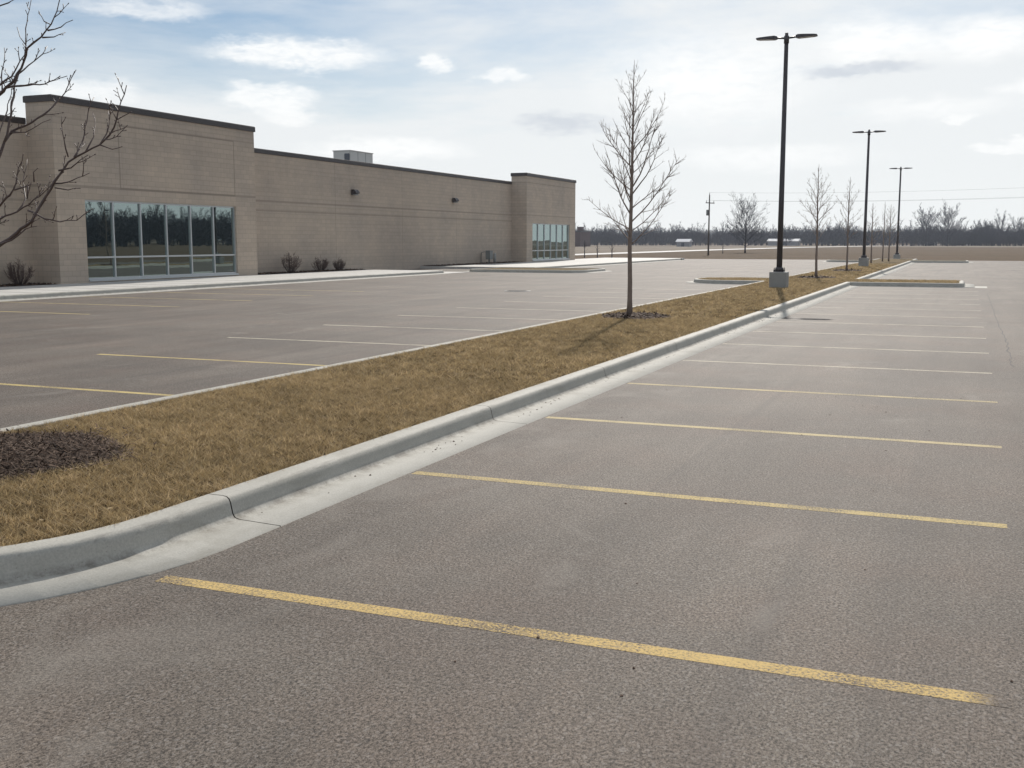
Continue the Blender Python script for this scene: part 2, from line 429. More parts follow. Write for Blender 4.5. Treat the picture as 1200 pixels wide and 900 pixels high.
def kerb(name, outline, joints_first=None, pitch=3.6, profile=PROFILE, mat='kerb', closed=True, gap=0.010):
    """outline counter-clockwise, back of the kerb; swept outwards, cut by contraction joints"""
    pts = [Vector(p) for p in outline]
    n = len(pts)
    nor = []
    for i in range(n):
        a = pts[i-1] if (closed or i > 0) else pts[i]*2-pts[i+1]
        c = pts[(i+1)%n] if (closed or i < n-1) else pts[i]*2-pts[i-1]
        d1, d2 = (pts[i]-a).normalized(), (c-pts[i]).normalized()
        n1, n2 = Vector((d1.y,-d1.x)), Vector((d2.y,-d2.x))
        m = (n1+n2); m = m/max(0.3, m.length_squared)*2
        nor.append(m)
    b = MB()
    K = len(profile)
    def ring(p, nv, depth=0.0):
        return [(p.x+nv.x*(o-depth), p.y+nv.y*(o-depth), z-depth) for o, z in profile]
    def strip(r0, r1):
        fs = [(k, k+1, K+k+1, K+k) for k in range(K-1)]
        b.add(r0+r1, [f[::-1] for f in fs], True)
    first = True
    acc = 0.0
    for i in range(n if closed else n-1):
        p, q = pts[i], pts[(i+1)%n]; a, c = nor[i], nor[(i+1)%n]
        L = (q-p).length
        cuts = []
        if joints_first and L > 5 and first:
            first = False; s = joints_first[:]
            while s[-1]+pitch < L-1: s.append(s[-1]+pitch)
            cuts = s; acc = 0
        elif L > 1.5:
            s = pitch-acc
            while s < L-0.3: cuts.append(s); s += pitch
            acc = L-(s-pitch) if cuts else acc+L
        else:
            acc += L
            if acc > pitch: acc = 0
        prev = 0.0
        for s in cuts+[None]:
            e = L if s is None else s-gap/2
            t0, t1 = prev/L, e/L
            strip(ring(p.lerp(q,t0), a.lerp(c,t0)), ring(p.lerp(q,t1), a.lerp(c,t1)))
            if s is not None:
                t2 = (s+gap/2)/L
                strip(ring(p.lerp(q,t1), a.lerp(c,t1), 0.013), ring(p.lerp(q,t2), a.lerp(c,t2), 0.013)); prev = s+gap/2
    o = b.build(name, M[mat]); o['kind'] = 'structure'
    return o

# the long planted island, with its side arms (back-of-kerb line)
XR, XL, YC = -4.27, -7.25, 4.81
nose = arc((XR+XL)/2, YC, (XR-XL)/2, -180, 0, 24)
ARM = (43.75, 47.0); ARM2 = (92.6, 96.2)
right = [(XR,ARM[0]),(-0.25,ARM[0]),(-0.25,ARM[1]),(XR,ARM[1]),(XR,ARM2[0]),(-0.1,ARM2[0]),(-0.1,ARM2[1]),(XR,ARM2[1]),(XR,LOT_END-0.6)]
left = [(XL,LOT_END-0.6),(XL,ARM2[1]),(-10.6,ARM2[1]),(-10.6,ARM2[0]),(XL,ARM2[0]),(XL,ARM[1]),(-10.3,ARM[1]),(-10.3,ARM[0]),(XL,ARM[0])]
rr = [0.05,0.25,0.25,0.05,0.05,0.5,0.5,0.05,0.3]; rl = [0.3,0.05,1.2,1.2,0.05,0.05,1.4,1.4,0.05]
body = round_corners(right+left+[(XL,YC),(XR,YC)], rr+rl+[0,0])
outline = body[:-2] + nose      # nose goes from the left side round to the right
k0 = len(outline)-1
outline = outline[k0:]+outline[:k0]     # starts on the straight right side
kerb('kerb', outline, [0.56, 4.54, 8.05], 3.62)
island = sheet('lawn_island', outline, 0.128, M['soil'])
# flush concrete apron at the end of the right arm
sheet('arm_apron', rect(0.302, 43.3, 0.72, 44.9), 0.005, M['kerb'])

# sidewalk in front of the building
SWX = -25.75
b = MB(); b.box(-31.6, -45, -0.02, SWX, 52.3, 0.15)
b.build('sidewalk', M['walk'])['kind'] = 'structure'
b = MB(); b.box(-31.6, 60.9, -0.02, -24.0, 99, 0.15)
b.build('sidewalk', M['walk'])['kind'] = 'structure'
sheet('sidewalk_apron', rect(-31.5, 52.3, -25.2, 54.9), 0.012, M['walk'])
sp = [(o, z) for o, z in PROFILE[1:]]
kerb('kerb', [(SWX,-45),(SWX,52.05),(SWX-0.25,52.3),(-31,52.3)], None, 3.6, sp, closed=False)
bedo = round_corners([(-25.6,55.45),(-19.1,55.45),(-19.1,60.2),(-25.6,60.2)], [0.6,1.0,1.0,0.6])
kerb('kerb', bedo, None, 3.6)
sheet('planted_bed', bedo, 0.13, M['soil'])
kerb('kerb', [(-24.0,60.9),(-24.0,97),(-26,99),(-31,99)], None, 3.6, sp, closed=False)
# transverse scores in the sidewalk
b = MB()
for y in np.arange(-20, 52, 1.55): b.box(-31.4, y, 0.150, SWX+0.01, y+0.02, 0.153)
o = b.build('sidewalk_score', M['crack']); o['kind'] = 'structure'

# lines painted on the lot
LINE_W = 0.104
def line(x0, x1, y, mat, tilt=0.0):
    sheet('parking_stripe', [(x0,y-LINE_W/2),(x1,y-LINE_W/2+tilt),(x1,y+LINE_W/2+tilt),(x0,y+LINE_W/2)], 0.001, mat)
for k in range(14):
    line(-3.705, (0.24,0.30,0.34)[k] if k < 3 else 0.37, 4.27+2.765*k, M['yellow_a' if k < 1 else 'yellow' if k < 2 else 'yellow_m' if k < 4 else 'cream'])
for k in range(10):
    line(-12.1, -7.82, 9.62+3.155*k, M['yellow_l' if k < 2 else 'cream'])
for k in range(6):
    line(-26.4 if k > 1 else -25.15, -18.9, 16.6+3.155*k, M['yellow_l'])
# cracks along the drive aisle
def ribbon(name, pts, w, z, mat):
    rng = random.Random(len(pts)); P = []
    for i in range(len(pts)-1):
        a, c = Vector(pts[i]), Vector(pts[i+1]); m = max(3, int((c-a).length/0.22))
        for j in range(m):
            P.append(a.lerp(c, j/m)+Vector((rng.uniform(-.022,.022), rng.uniform(-.03,.03))))
    L, Q = [], []
    for i, p in enumerate(P):
        d = (P[min(i+1,len(P)-1)]-P[max(i-1,0)]).normalized(); n = Vector((-d.y,d.x)); ww = w*rng.uniform(.35,1)
        L.append(p+n*ww/2); Q.append(p-n*ww/2)
    b = MB()
    for i in range(len(P)-1): b.add([(*Q[i],z),(*Q[i+1],z),(*L[i+1],z),(*L[i],z)], [(0,1,2,3)])
    b.build(name, mat)['kind'] = 'structure'
ribbon('pavement_crack', [ground(*p).xy for p in [(1157,345),(1161,355),(1169,378),(1179,398),(1182,415),(1187,432)]], 0.022, 0.003, M['crack'])

# ------------------------------------------------------------------ grass blades, mulch, litter
rng = np.random.default_rng(5)
def inside(poly, x, y):
    px = np.array([p[0] for p in poly]); py = np.array([p[1] for p in poly]); r = np.zeros(len(x), bool); j = len(px)-1
    for i in range(len(px)):
        c = ((py[i] > y) != (py[j] > y)) & (x < (px[j]-px[i])*(y-py[i])/(py[j]-py[i]+1e-12)+px[i]); r ^= c; j = i
    return r
RINGS = [(-6.52,5.78,0.93),(-6.30,21.8,0.66),(-5.92,47.96,0.75),(-5.83,59.74,0.75)]
def blades(y0, y1, dens, w, h0, h1, x0=-11, x1=0.3):
    n = int((x1-x0)*(y1-y0)*dens); x = rng.uniform(x0,x1,n); y = rng.uniform(y0,y1,n)
    k = inside(outline, x, y)
    for cx, cy, r in RINGS:
        k &= np.hypot(x-cx, y-cy) > r*(0.93+0.13*np.sin(5*np.arctan2(y-cy,x-cx)+cx)*0.5)
    x, y = x[k], y[k]; n = len(x)
    cs = {3.0:.025, 11:.042, 22:.075}.get(y0, .16)
    def cell(sc, o):
        i, j = np.floor((x+o+0.4*y)/sc).astype(np.int64), np.floor((y-o-0.3*x)/(sc*1.5)).astype(np.int64)
        q = (i*73856093 ^ j*19349663) & 0xffffff; q = (q*2654435761) & 0xffffffff; q ^= q >> 13; q = (q*1274126177) & 0xffffffff
        return ((q >> 8) & 0xffff)/65535.0
    ce = 0.8*cell(cs, 0.013)+0.2*cell(cs*2.1, 0.37)
    cl = np.sin(x*3.1+np.sin(y*2.3)*1.7)*np.sin(y*2.7+np.sin(x*1.9)*2.0)*0.5+0.5      # tufts
    c2 = np.sin(x*17+np.sin(y*13)*2.1)*np.sin(y*15+np.sin(x*11)*2.3)*0.5+0.5
    h = rng.uniform(h0,h1,n)*(0.42+0.12*cl+0.14*c2+0.80*ce); a = rng.uniform(0,2*np.pi,n); lean = rng.uniform(0.3,2.4,n)*h; la = rng.uniform(0,2*np.pi,n)
    v = np.empty((n,3,3)); dx, dy = np.cos(a)*w/2, np.sin(a)*w/2
    v[:,0] = np.stack([x-dx,y-dy,np.full(n,.127)],1); v[:,1] = np.stack([x+dx,y+dy,np.full(n,.127)],1)
    v[:,2] = np.stack([x+np.cos(la)*lean,y+np.sin(la)*lean,.127+h],1)
    tone = np.clip(rng.beta(1.6,1.8,n)*0.40+(ce-.5)*1.05+(c2-.5)*.10+rng.normal(0,.07,n)+0.30,0,1)
    tone = np.repeat(tone,3)
    return v.reshape(-1,3), tone
parts = [blades(3.0,11,9500,.0065,.016,.052), blades(11,22,4200,.010,.018,.055), blades(22,48,1200,.020,.022,.06), blades(48,80,380,.045,.03,.06)]
gv = np.concatenate([p[0] for p in parts]); gt = np.concatenate([p[1] for p in parts])
g = np_mesh('grass', gv, np.arange(len(gv)).reshape(-1,3), M['blade'], gt)
tag(g, 'short dormant tan grass covering the long kerbed island', None, None, 'stuff')

def chips(name, regions, mat, label, zbase=0.135):
    V, Fc, T = [], [], []; k = 0
    for (cx, cy, rx, ry, hmound, n, L, W) in regions:
        for _ in range(n):
            a = rng.uniform(0,2*np.pi); r = math.sqrt(rng.uniform(0,1)); r *= 1+0.07*math.sin(5*a+cx)
            x, y = cx+rx*r*math.cos(a), cy+ry*r*math.sin(a)
            z = zbase+hmound*max(0,1-r*r)+rng.uniform(0,.012)
            l, w = L*rng.uniform(.4,1.3), W*rng.uniform(.5,1.4); b_ = rng.uniform(0,2*np.pi); ti = rng.normal(0,.3)
            u = np.array([math.cos(b_)*math.cos(ti), math.sin(b_)*math.cos(ti), math.sin(ti)])*l/2
            s = np.array([-math.sin(b_), math.cos(b_), rng.normal(0,.3)])*w/2; c = np.array([x,y,z+abs(u[2])])
            up = np.array([0,0,w*.35])
            V += [c-u-s, c+u-s*.6, c+u+s*.6, c-u+s, c+up]
            Fc += [(k,k+1,k+4),(k+1,k+2,k+4),(k+2,k+3,k+4),(k+3,k,k+4)]; T += [rng.uniform(0,1)**1.3]*5; k += 5
    o = np_mesh(name, np.array(V), np.array(Fc), mat, np.array(T))
    return tag(o, label, None, None, 'stuff')
def mound(name, cx, cy, r, h, z0):
    b = MB(); n = 40; vs = [(cx,cy,z0+h)]; fs = []
    for j, q in enumerate((0.35,0.7,0.9,1.0)):
        for i in range(n):
            a = 2*math.pi*i/n; rr_ = r*q*(1+0.07*math.sin(5*a+cx)); vs.append((cx+rr_*math.cos(a), cy+rr_*math.sin(a), z0+h*(1-q*q)))
    for i in range(n): fs.append((0,1+i,1+(i+1)%n))
    for j in range(3):
        for i in range(n): fs.append((1+j*n+i,1+(j+1)*n+i,1+(j+1)*n+(i+1)%n,1+j*n+(i+1)%n))
    b.add(vs, fs, True); b.build(name, M['mulch'])['kind'] = 'structure'
for (cx, cy, r), h in zip(RINGS, (0.06,0.06,0.05,0.05)): mound('mulch_mound', cx, cy, r, h, 0.125)
chips('mulch', [(RINGS[0][0],RINGS[0][1],.95,.95,.05,8000,.06,.008)], M['chip'], 'dark shredded bark mulch ringing the nearest tree, at the left edge')
chips('mulch_spill', [(RINGS[0][0],RINGS[0][1],1.18,1.15,.01,420,.05,.009)], M['chip'], 'loose mulch shreds scattered on the grass round the nearest mulch ring', 0.17)
chips('mulch', [(RINGS[1][0],RINGS[1][1],.7,.7,.06,1300,.09,.03)], M['chip'], 'dark bark mulch round the slim tree in the middle of the island')
chips('mulch', [(RINGS[2][0],RINGS[2][1],.78,.78,.05,420,.14,.05)], M['chip'], 'dark mulch patch round the sapling just behind the nearest lamp post')
chips('mulch', [(RINGS[3][0],RINGS[3][1],.78,.78,.05,300,.15,.05)], M['chip'], 'dark mulch patch round the second sapling behind the nearest lamp post')
# beds along the foot of the recessed walls
for y0, y1, lab in ((-20,30.2,'dark mulch bed at the wall foot left of the big entrance block'),(42.45,52.1,'dark mulch bed below the shrubs right of the big entrance block'),(61.0,75.6,'dark mulch bed at the wall foot before the far entrance block')):
    sheet('mulch_bed', rect(-31.5,y0,-30.25,y1), 0.158, M['mulch'])
    n = int((y1-max(y0,20))*60)
    V = []; Fc = []; T = []
    for i in range(n):
        x, y = rng.uniform(-31.45,-30.3), rng.uniform(max(y0,20),y1); l = rng.uniform(.05,.16); a = rng.uniform(0,6.28); k = len(V)
        V += [(x,y,.155),(x+l*math.cos(a),y+l*math.sin(a),.16),(x+l*.5*math.cos(a+1),y+l*.5*math.sin(a+1),.155+rng.uniform(.03,.08))]; Fc.append((k,k+1,k+2)); T.append(rng.uniform(0,.6)); 
    tag(np_mesh('mulch', np.array(V), np.array(Fc), M['chip'], np.repeat(np.array(T),3)), lab, None, None, 'stuff')
V = []; Fc = []; T = []
for i in range(260):
    x, y = rng.uniform(-7.2,-4.3), 3.4+rng.uniform(0,1)**1.6*22; l = rng.uniform(.012,.028); a = rng.uniform(0,6.28); k = len(V); z = .155+rng.uniform(0,.02)
    for j, (u, w_) in enumerate(((1,0),(0,.45),(-.9,0),(0,-.45))):
        V.append((x+l*(u*math.cos(a)-w_*math.sin(a)), y+l*(u*math.sin(a)+w_*math.cos(a)), z+rng.uniform(0,.010)))
    Fc += [(k,k+1,k+2),(k,k+2,k+3)]; T += [rng.uniform(.45,1)]*4
tag(np_mesh('leaf_litter', np.array(V), np.array(Fc), M['blade'], np.array(T)), 'small dry leaf scraps lying in the tan grass', None, None, 'stuff')
# leaf crumbs in the gutter, grit on the asphalt
V = []; Fc = []; T = []
def bit(x, y, z, s):
    a = rng.uniform(0,6.28); k = len(V); h = s*rng.uniform(.25,.5)
    for j in range(5):
        q = a+j*1.2566; V.append((x+math.cos(q)*s*rng.uniform(.3,.62), y+math.sin(q)*s*rng.uniform(.3,.62), z))
    V.append((x,y,z+h))
    for j in range(5): Fc.append((k+j,k+(j+1)%5,k+5)); T.append(0)
tn = []
for cy in list(rng.uniform(5.2,40,16)):
    for _ in range(int(rng.integers(2,9))):
        y = cy+rng.normal(0,.16); bit(-4.03+abs(rng.normal(0,.07)), y, .013, rng.uniform(.010,.026))
for _ in range(120):
    y = rng.uniform(5,40); bit(-4.03+abs(rng.normal(0,.10)), y, .012, rng.uniform(.008,.022))
nb = len(V)
for _ in range(60):
    y = rng.uniform(2.9,14); bit(rng.uniform(-3.6,1.6), y, .002, rng.uniform(.006,.02))
tg = np.concatenate([rng.uniform(0,.4,nb), rng.uniform(.0,.75,len(V)-nb)])
tag(np_mesh('gutter_litter', np.array(V), np.array(Fc), M['chip'], tg), 'dark leaf crumbs and grit scattered in the kerb gutter', None, None, 'stuff')

# ------------------------------------------------------------------ building
XP, XW = -30.3, -31.5          # proud entrance blocks, recessed wall
B = empty('commercial_building', (-31.5, 50, 0), 'long tan masonry commercial building with two taller glazed entrance blocks', 'building')
H_W, H_B, H_F = 6.08, 6.86, 6.70
def wall_box(x0,y0,z0,x1,y1,z1): b = MB(); b.box(x0,y0,z0,x1,y1,z1); return b
wall_box(XW-0.3,-25,0,XW,30.32,H_W-0.22).build('wall', M['wall'], B)
wall_box(XW-0.3,42.28,0,XW,75.78,H_W-0.22).build('wall', M['wall'], B)
b = MB(); b.box(-76,-25,0,XW-0.3,-24.7,H_W-0.22); b.box(-76,86.3,0,XW-0.3,86.6,H_W-0.22); b.box(-76.3,-25,0,-76,86.6,H_W-0.22)
b.build('side_wall', M['wall'], B)
b = MB(); b.box(-76,-24.7,5.35,XW-0.3,86.3,5.6); b.build('roof', M['roof'], B)
def entrance(y0, y1, H, wy0, wy1, wz0, wz1, tz, mat, cols=6, fw=0.065):
    b = MB(); D = 1.22
    b.box(XP-D,y0,0,XP,wy0,H-0.24); b.box(XP-D,wy1,0,XP,y1,H-0.24)
    b.box(XP-D,wy0,wz1,XP,wy1,H-0.24); b.box(XP-D,wy0,0,XP,wy1,wz0)
    b.build('entrance_block', mat, B)
    win = MB(); win.box(XP-0.34,wy0,wz0,XP-0.30,wy1,wz1)
    w = win.build('window', M['coping'], B)
    fr = MB(); xf0, xf1 = XP-0.20, XP-0.075
    ys = [wy0+(wy1-wy0)*i/cols for i in range(cols+1)]
    for i, y in enumerate(ys):
        a, c = (y, y+fw) if i == 0 else ((y-fw, y) if i == cols else (y-fw/2, y+fw/2))
        fr.box(xf0, a, wz0, xf1, c, wz1)
    for i in range(cols):
        a = ys[i]+(fw if i == 0 else fw/2); c = ys[i+1]-(fw if i == cols-1 else fw/2)
        for z0, z1 in ((wz0, wz0+fw*1.6), (tz-fw/2, tz+fw/2), (wz1-fw, wz1)): fr.box(xf0+0.002, a, z0, xf1-0.003, c, z1)
    fr.build('frame', M['alu'], w)
    gl = MB(); gr = random.Random(int(y0))
    for i in range(cols):
        a = ys[i]+fw*0.45; c = ys[i+1]-fw*0.45
        for z0, z1 in ((wz0+fw, tz-fw*0.4), (tz+fw*0.4, wz1-fw*0.5)):      # each pane sits a hair out of true
            k0 = len(gl.v); gl.box(XP-0.150, a, z0, XP-0.135, c, z1); ty, tz_ = gr.uniform(-.0035,.0035), gr.uniform(-.004,.004)
            for q in range(k0, k0+8):
                v = gl.v[q]; gl.v[q] = (v[0]+(ty if v[1] == c else 0)+(tz_ if v[2] == z1 else 0), v[1], v[2])
    gl.build('pane', M['glass'], w)
    sl = MB(); sl.box(XP-0.10, wy0+0.01, wz0-0.03, XP+0.05, wy1-0.01, wz0+0.045, 0.008); sl.build('sill', M['alu'], w)
    c = MB(); c.box(XP-D-0.05, y0-0.06, H-0.24, XP+0.06, y1+0.06, H-0.02, 0.012); c.box(XP-D-0.03, y0-0.04, H-0.02, XP+0.035, y1+0.04, H, 0.006)
    c.build('coping', M['coping'], B)
entrance(30.32, 42.28, H_B, 31.70, 40.80, 0.22, 3.23, 1.09, M['block'])
entrance(75.78, 86.65, H_F, 76.95, 85.30, 0.22, 3.04, 0.98, M['block2'])
for y0, y1 in ((-25,30.25),(42.35,75.70)):
    c = MB(); c.box(XW-0.36, y0, H_W-0.218, XW+0.05, y1, H_W-0.02, 0.012); c.box(XW-0.34, y0, H_W-0.02, XW+0.035, y1, H_W, 0.006); c.build('coping', M['coping'], B)
for y in (52.9, 65.7):
    z = 4.33
    b = MB(); b.box(XW+0.001, y-0.11, z-0.10, XW+0.06, y+0.11, z+0.17, 0.01)
    wl = b.build('wall_light', M['bronze'], B)
    bm = bmesh.new()
    vs = [bm.verts.new((XW+dx, y+dy, z+dz)) for dy in (-0.21,0.21) for dx, dz in ((0.06,-0.12),(0.06,0.18),(0.22,0.18),(0.34,0.06),(0.34,-0.03))]
    bm.faces.new(vs[:5]); bm.faces.new(vs[:4:-1])
    for i in range(5): bm.faces.new((vs[i], vs[5+i], vs[5+(i+1)%5], vs[(i+1)%5]))
    bmesh.ops.recalc_face_normals(bm, faces=bm.faces[:])
    q = MB(); q.bm(bm); q.build('housing', M['bronze'], wl)
    q = MB(); q.box(XW+0.09, y-0.17, z-0.128, XW+0.30, y+0.17, z-0.085); q.build('lens', M['lens'], wl)
# rooftop unit
U = empty('rooftop_unit', (-36.6, 61.7, 5.6), 'pale sheet metal air handler standing on the roof behind the parapet', 'rooftop unit')
b = MB(); b.box(-37.25,60.3,5.8,-36.0,63.1,7.30,0.02); b.build('casing', M['unit'], U)
b = MB(); b.box(-37.15,60.25,5.6,-36.1,63.15,5.80); b.build('curb', M['grille'], U)
b = MB(); b.box(-37.29,60.26,7.30,-35.96,63.14,7.36,0.015); b.build('lid', M['unit'], U)
b = MB(); b.box(-36.42,60.28,6.0,-36.06,60.297,7.15)
for i in range(9): b.box(-36.44,60.262,6.06+i*0.12,-36.04,60.28,6.11+i*0.12)
b.build('grille', M['grille'], U)
for y in (61.2,62.15):
    b = MB(); b.box(-36.0,y,5.85,-35.99,y+0.02,7.28); b.build('seam', M['grille'], U)
# utility meter by the wall
U = empty('utility_meter', (-30.7, 70.3, 0.15), 'grey utility meter box and pale post before the far wall', 'utility box')
b = MB(); b.box(-30.95,69.7,0.45,-30.6,70.2,1.05,0.02); b.build('cabinet', M['green_box'], U)
b = MB(); b.tube([(-30.78,69.95,0.15),(-30.78,69.95,0.46)],0.06,8); b.build('stem', M['green_box'], U)
b = MB(); b.tube([(-30.7,70.75,0.15),(-30.7,70.75,0.80),(-30.7,70.75,0.86)],[0.10,0.10,0.05],12); b.build('bollard', M['foot'], U)
b = MB(); b.tube([(-30.95,70.05,0.9),(-31.2,70.05,0.95),(-31.42,70.05,0.9),(-31.45,70.05,0.15)],0.025,6); b.build('pipe', M['green_box'], U)

# manhole
c = (-14.21, 34.7, 0.0)
o = empty('manhole_cover', c, 'dark round manhole cover set in the lot before the building', 'manhole cover')
b = MB(); b.lathe([(0.47,-0.01),(0.47,0.006),(0.40,0.007)], c, 32); b.build('rim', M['foot'], o)
b = MB(); b.lathe([(0.385,0.0),(0.385,0.012),(0.36,0.014)], c, 32)
for i in range(-3,4):
    w = math.sqrt(max(0,0.33**2-(i*0.09)**2)); b.box(c[0]-w,c[1]+i*0.09-0.02,0.0145,c[0]+w,c[1]+i*0.09+0.02,0.019)
b.build('lid', M['iron'], o)

# ------------------------------------------------------------------ lamp posts
def children(o): return [c for c in bpy.data.objects if c.parent == o]
def copy_tree(o, parent=None):
    c = o.copy(); COL.objects.link(c)
    if parent: c.parent = parent
    for ch in children(o): copy_tree(ch, c)
    return c
LH = 8.35
L0 = (-5.86, 37.65, 0.14)
lamp = empty('street_lamp', L0, 'tall dark twin-headed lamp post nearest the camera, on the island', 'lamp post', 'twin-headed lamp posts along the island')
x, y, z = L0
b = MB(); b.box(x-0.285,y-0.285,z-0.1,x+0.285,y+0.285,z+0.53,0.022); b.build('footing', M['foot'], lamp)
b = MB(); b.tube([(x,y,z+0.57),(x,y,z+3),(x,y,z+LH-0.12)],[0.098,0.088,0.066],16); b.build('pole', M['bronze'], lamp)
b = MB(); b.box(x-0.17,y-0.17,z+0.533,x+0.17,y+0.17,z+0.565,0.005); b.lathe([(0.15,0.565),(0.145,0.61),(0.11,0.69)], (x,y,z), 16); b.build('base_plate', M['bronze'], lamp)
for sx in (-1,1):
    for sy in (-1,1):
        b = MB(); b.tube([(x+sx*0.145,y+sy*0.145,z+0.53),(x+sx*0.145,y+sy*0.145,z+0.67)],0.016,6); b.tube([(x+sx*0.145,y+sy*0.145,z+0.565),(x+sx*0.145,y+sy*0.145,z+0.60)],0.03,6)
        b.build('anchor_bolt', M['iron'], lamp)
b = MB(); b.lathe([(0.085,-0.28),(0.085,-0.06),(0.055,-0.02),(0.055,0.05),(0.04,0.06)], (x,y,z+LH-0.06), 14); b.build('pole_cap', M['bronze'], lamp)
for s in (-1,1):
    b = MB(); b.tube([(x+s*0.06,y,z+LH-0.17),(x+s*0.36,y,z+LH-0.145)],0.032,8)
    arm = b.build('arm', M['bronze'], lamp)
    hz = z+LH-0.14; prof = [(0.30,-0.04,0.035,0.09),(0.38,-0.055,0.055,0.15),(0.60,-0.045,0.045,0.17),(0.88,-0.03,0.028,0.17),(0.98,-0.02,0.018,0.13)]
    vs = []; fs = []
    for q, lo, hi, w in prof:
        vs += [(x+s*q,y-w,hz+lo),(x+s*q,y+w,hz+lo),(x+s*q,y+w*0.85,hz+hi),(x+s*q,y-w*0.85,hz+hi)]
    for i in range(len(prof)-1):
        for k in range(4): fs.append((i*4+k, i*4+(k+1)%4, i*4+4+(k+1)%4, i*4+4+k))
    fs += [(0,1,2,3),(16,17,18,19)]
    b = MB(); b.add(vs, fs); h = b.build('lamp_head', M['bronze'], lamp)
    b = MB(); b.add([(x+s*0.42,y-0.12,hz-0.060),(x+s*0.86,y-0.13,hz-0.038),(x+s*0.86,y+0.13,hz-0.038),(x+s*0.42,y+0.12,hz-0.060),
                     (x+s*0.42,y-0.12,hz-0.050),(x+s*0.86,y-0.13,hz-0.028),(x+s*0.86,y+0.13,hz-0.028),(x+s*0.42,y+0.12,hz-0.050)],
                    [(0,1,2,3),(0,4,5,1),(1,5,6,2),(2,6,7,3),(3,7,4,0)]); b.build('lens', M['lens'], h)
for loc, lab in (((-5.97,71.5,0.14),'second tall twin-headed lamp post along the island, between two saplings'),((-5.94,105.4,-0.03),'farthest twin-headed lamp post, beyond the far end of the island')):
    c = copy_tree(lamp); c.location = loc; c['label'] = lab

# ------------------------------------------------------------------ trees
def grow(seed, H, r0, z_first, width, nb, kind='young', twig=0.0035, sub=1.0, bn=4, segs=9):
    """bare tree in its own coordinates: trunk (leader) and branches"""
    g_ = random.Random(seed); tr, cr = MB(), MB()
    pts = []; rad = []; m = 14; wx = wy = 0
    for i in range(m+1):
        t = i/m; wx += g_.uniform(-1,1)*0.012*H/5; wy += g_.uniform(-1,1)*0.012*H/5
        if i == 0: wx = wy = 0
        pts.append(Vector((wx,wy,H*t))); rad.append(r0*(1-t)**0.8*0.93+twig*0.9 if i else r0*1.25)
    tr.tube(pts, rad, 8)
    def lead(t):
        f = t*m; i = min(int(f), m-1); return pts[i].lerp(pts[i+1], f-i), r0*(1-t)**0.8
    def shoot(p, d, L, r, lvl):
        n = max(3, int(L/(0.16 if lvl < 2 else 0.1))) if L > .3 else 3; n = min(n, segs if lvl == 0 else max(2, segs-1))
        P = [p.copy()]; D = d.copy()
        for i in range(n):
            D = (D + Vector((g_.uniform(-1,1),g_.uniform(-1,1),g_.uniform(-.5,1)+(0.45 if lvl == 0 else .25)))*0.12).normalized()
            P.append(P[-1]+D*(L/n))
        Rr = [max(twig*0.6, r*(1-i/n*0.85)) for i in range(n+1)]
        cr.tube(P, Rr, bn if lvl == 0 else 3, cap=False)
        if lvl >= 2: return
        k = int(max(2, L/(0.105 if lvl == 0 else 0.10))*sub)
        for j in range(k):
            t = g_.uniform(0.18,0.98); f = t*n; i = min(int(f), n-1); q = P[i].lerp(P[i+1], f-i); D = (P[i+1]-P[i]).normalized()
            o = D.orthogonal().normalized(); o.rotate(Matrix.Rotation(g_.uniform(0,6.283),3,D))
            nd = (D*math.cos(R(g_.uniform(28,55))) + o*math.sin(R(g_.uniform(28,55))) + Vector((0,0,0.18))).normalized()
            l = L*(0.42 if lvl == 0 else 0.45)*(1.05-t*0.75)*g_.uniform(.5,1.15)
            if l < 0.05: l = 0.05
            shoot(q, nd, l, max(twig, r*0.42), lvl+1)
    for i in range(nb):
        t = z_first + (0.96-z_first)*((i+g_.uniform(-.3,.3))/nb); t = min(max(t,z_first),0.97)
        az = i*2.39996+g_.uniform(-.4,.4); p, r = lead(t); u = (t-z_first)/(1-z_first)
        if kind == 'young':
            prof = (0.80+0.42*math.sin(math.pi*min(1,u*1.2+0.15)))*(1-u)**0.65 ; ang = R(56-24*u+g_.uniform(-8,8)); L = width/2*prof/math.sin(ang)*1.0*g_.uniform(.75,1.1)
        else:
            prof = math.sqrt(max(.05,1-(u*1.05-0.35)**2/0.75)); ang = R(60-34*u+g_.uniform(-12,12)); L = width/2*prof*1.45/max(.5,math.sin(ang))*g_.uniform(.8,1.1)*(1-.35*u)
        d = Vector((math.cos(az)*math.sin(ang), math.sin(az)*math.sin(ang), math.cos(ang)))
        shoot(p, d, max(L,.15), min(r*0.55, 0.005+0.0085*L), 0)
    return tr, cr

def place(name, loc, tc, label, group=None, bark='bark', twigm='twig', cat='tree', rz=0):
    o = empty(name, loc, label, cat, group)
    for mb, nm, mt in ((tc[0],'trunk',bark),(tc[1],'crown',twigm)):
        me_o = mb.build(nm, M[mt]); me_o.parent = o
    o.rotation_euler.z = rz
    return o
place('young_tree', (-6.39,21.72,0.15), grow(3, 5.15, 0.056, 0.28, 2.25, 38, twig=0.0032, sub=1.0), 'slim bare young tree with an upright crown standing in the nearer mulch ring', None)
place('young_tree', (-5.92,47.96,0.15), grow(12, 4.75, 0.055, 0.34, 1.9, 30, twig=0.006, sub=0.8), 'bare sapling just right of and behind the nearest lamp post', None)
place('young_tree', (-5.83,59.74,0.15), grow(23, 4.85, 0.050, 0.34, 1.7, 26, twig=0.007, sub=0.75), 'bare sapling between the first and second lamp posts, second behind the nearest post', None)
place('young_tree', (-6.30,81.5,0.15), grow(31, 4.2, 0.055, 0.3, 1.5, 24, twig=0.009, sub=0.7), 'thin bare sapling just right of the second lamp post', None)
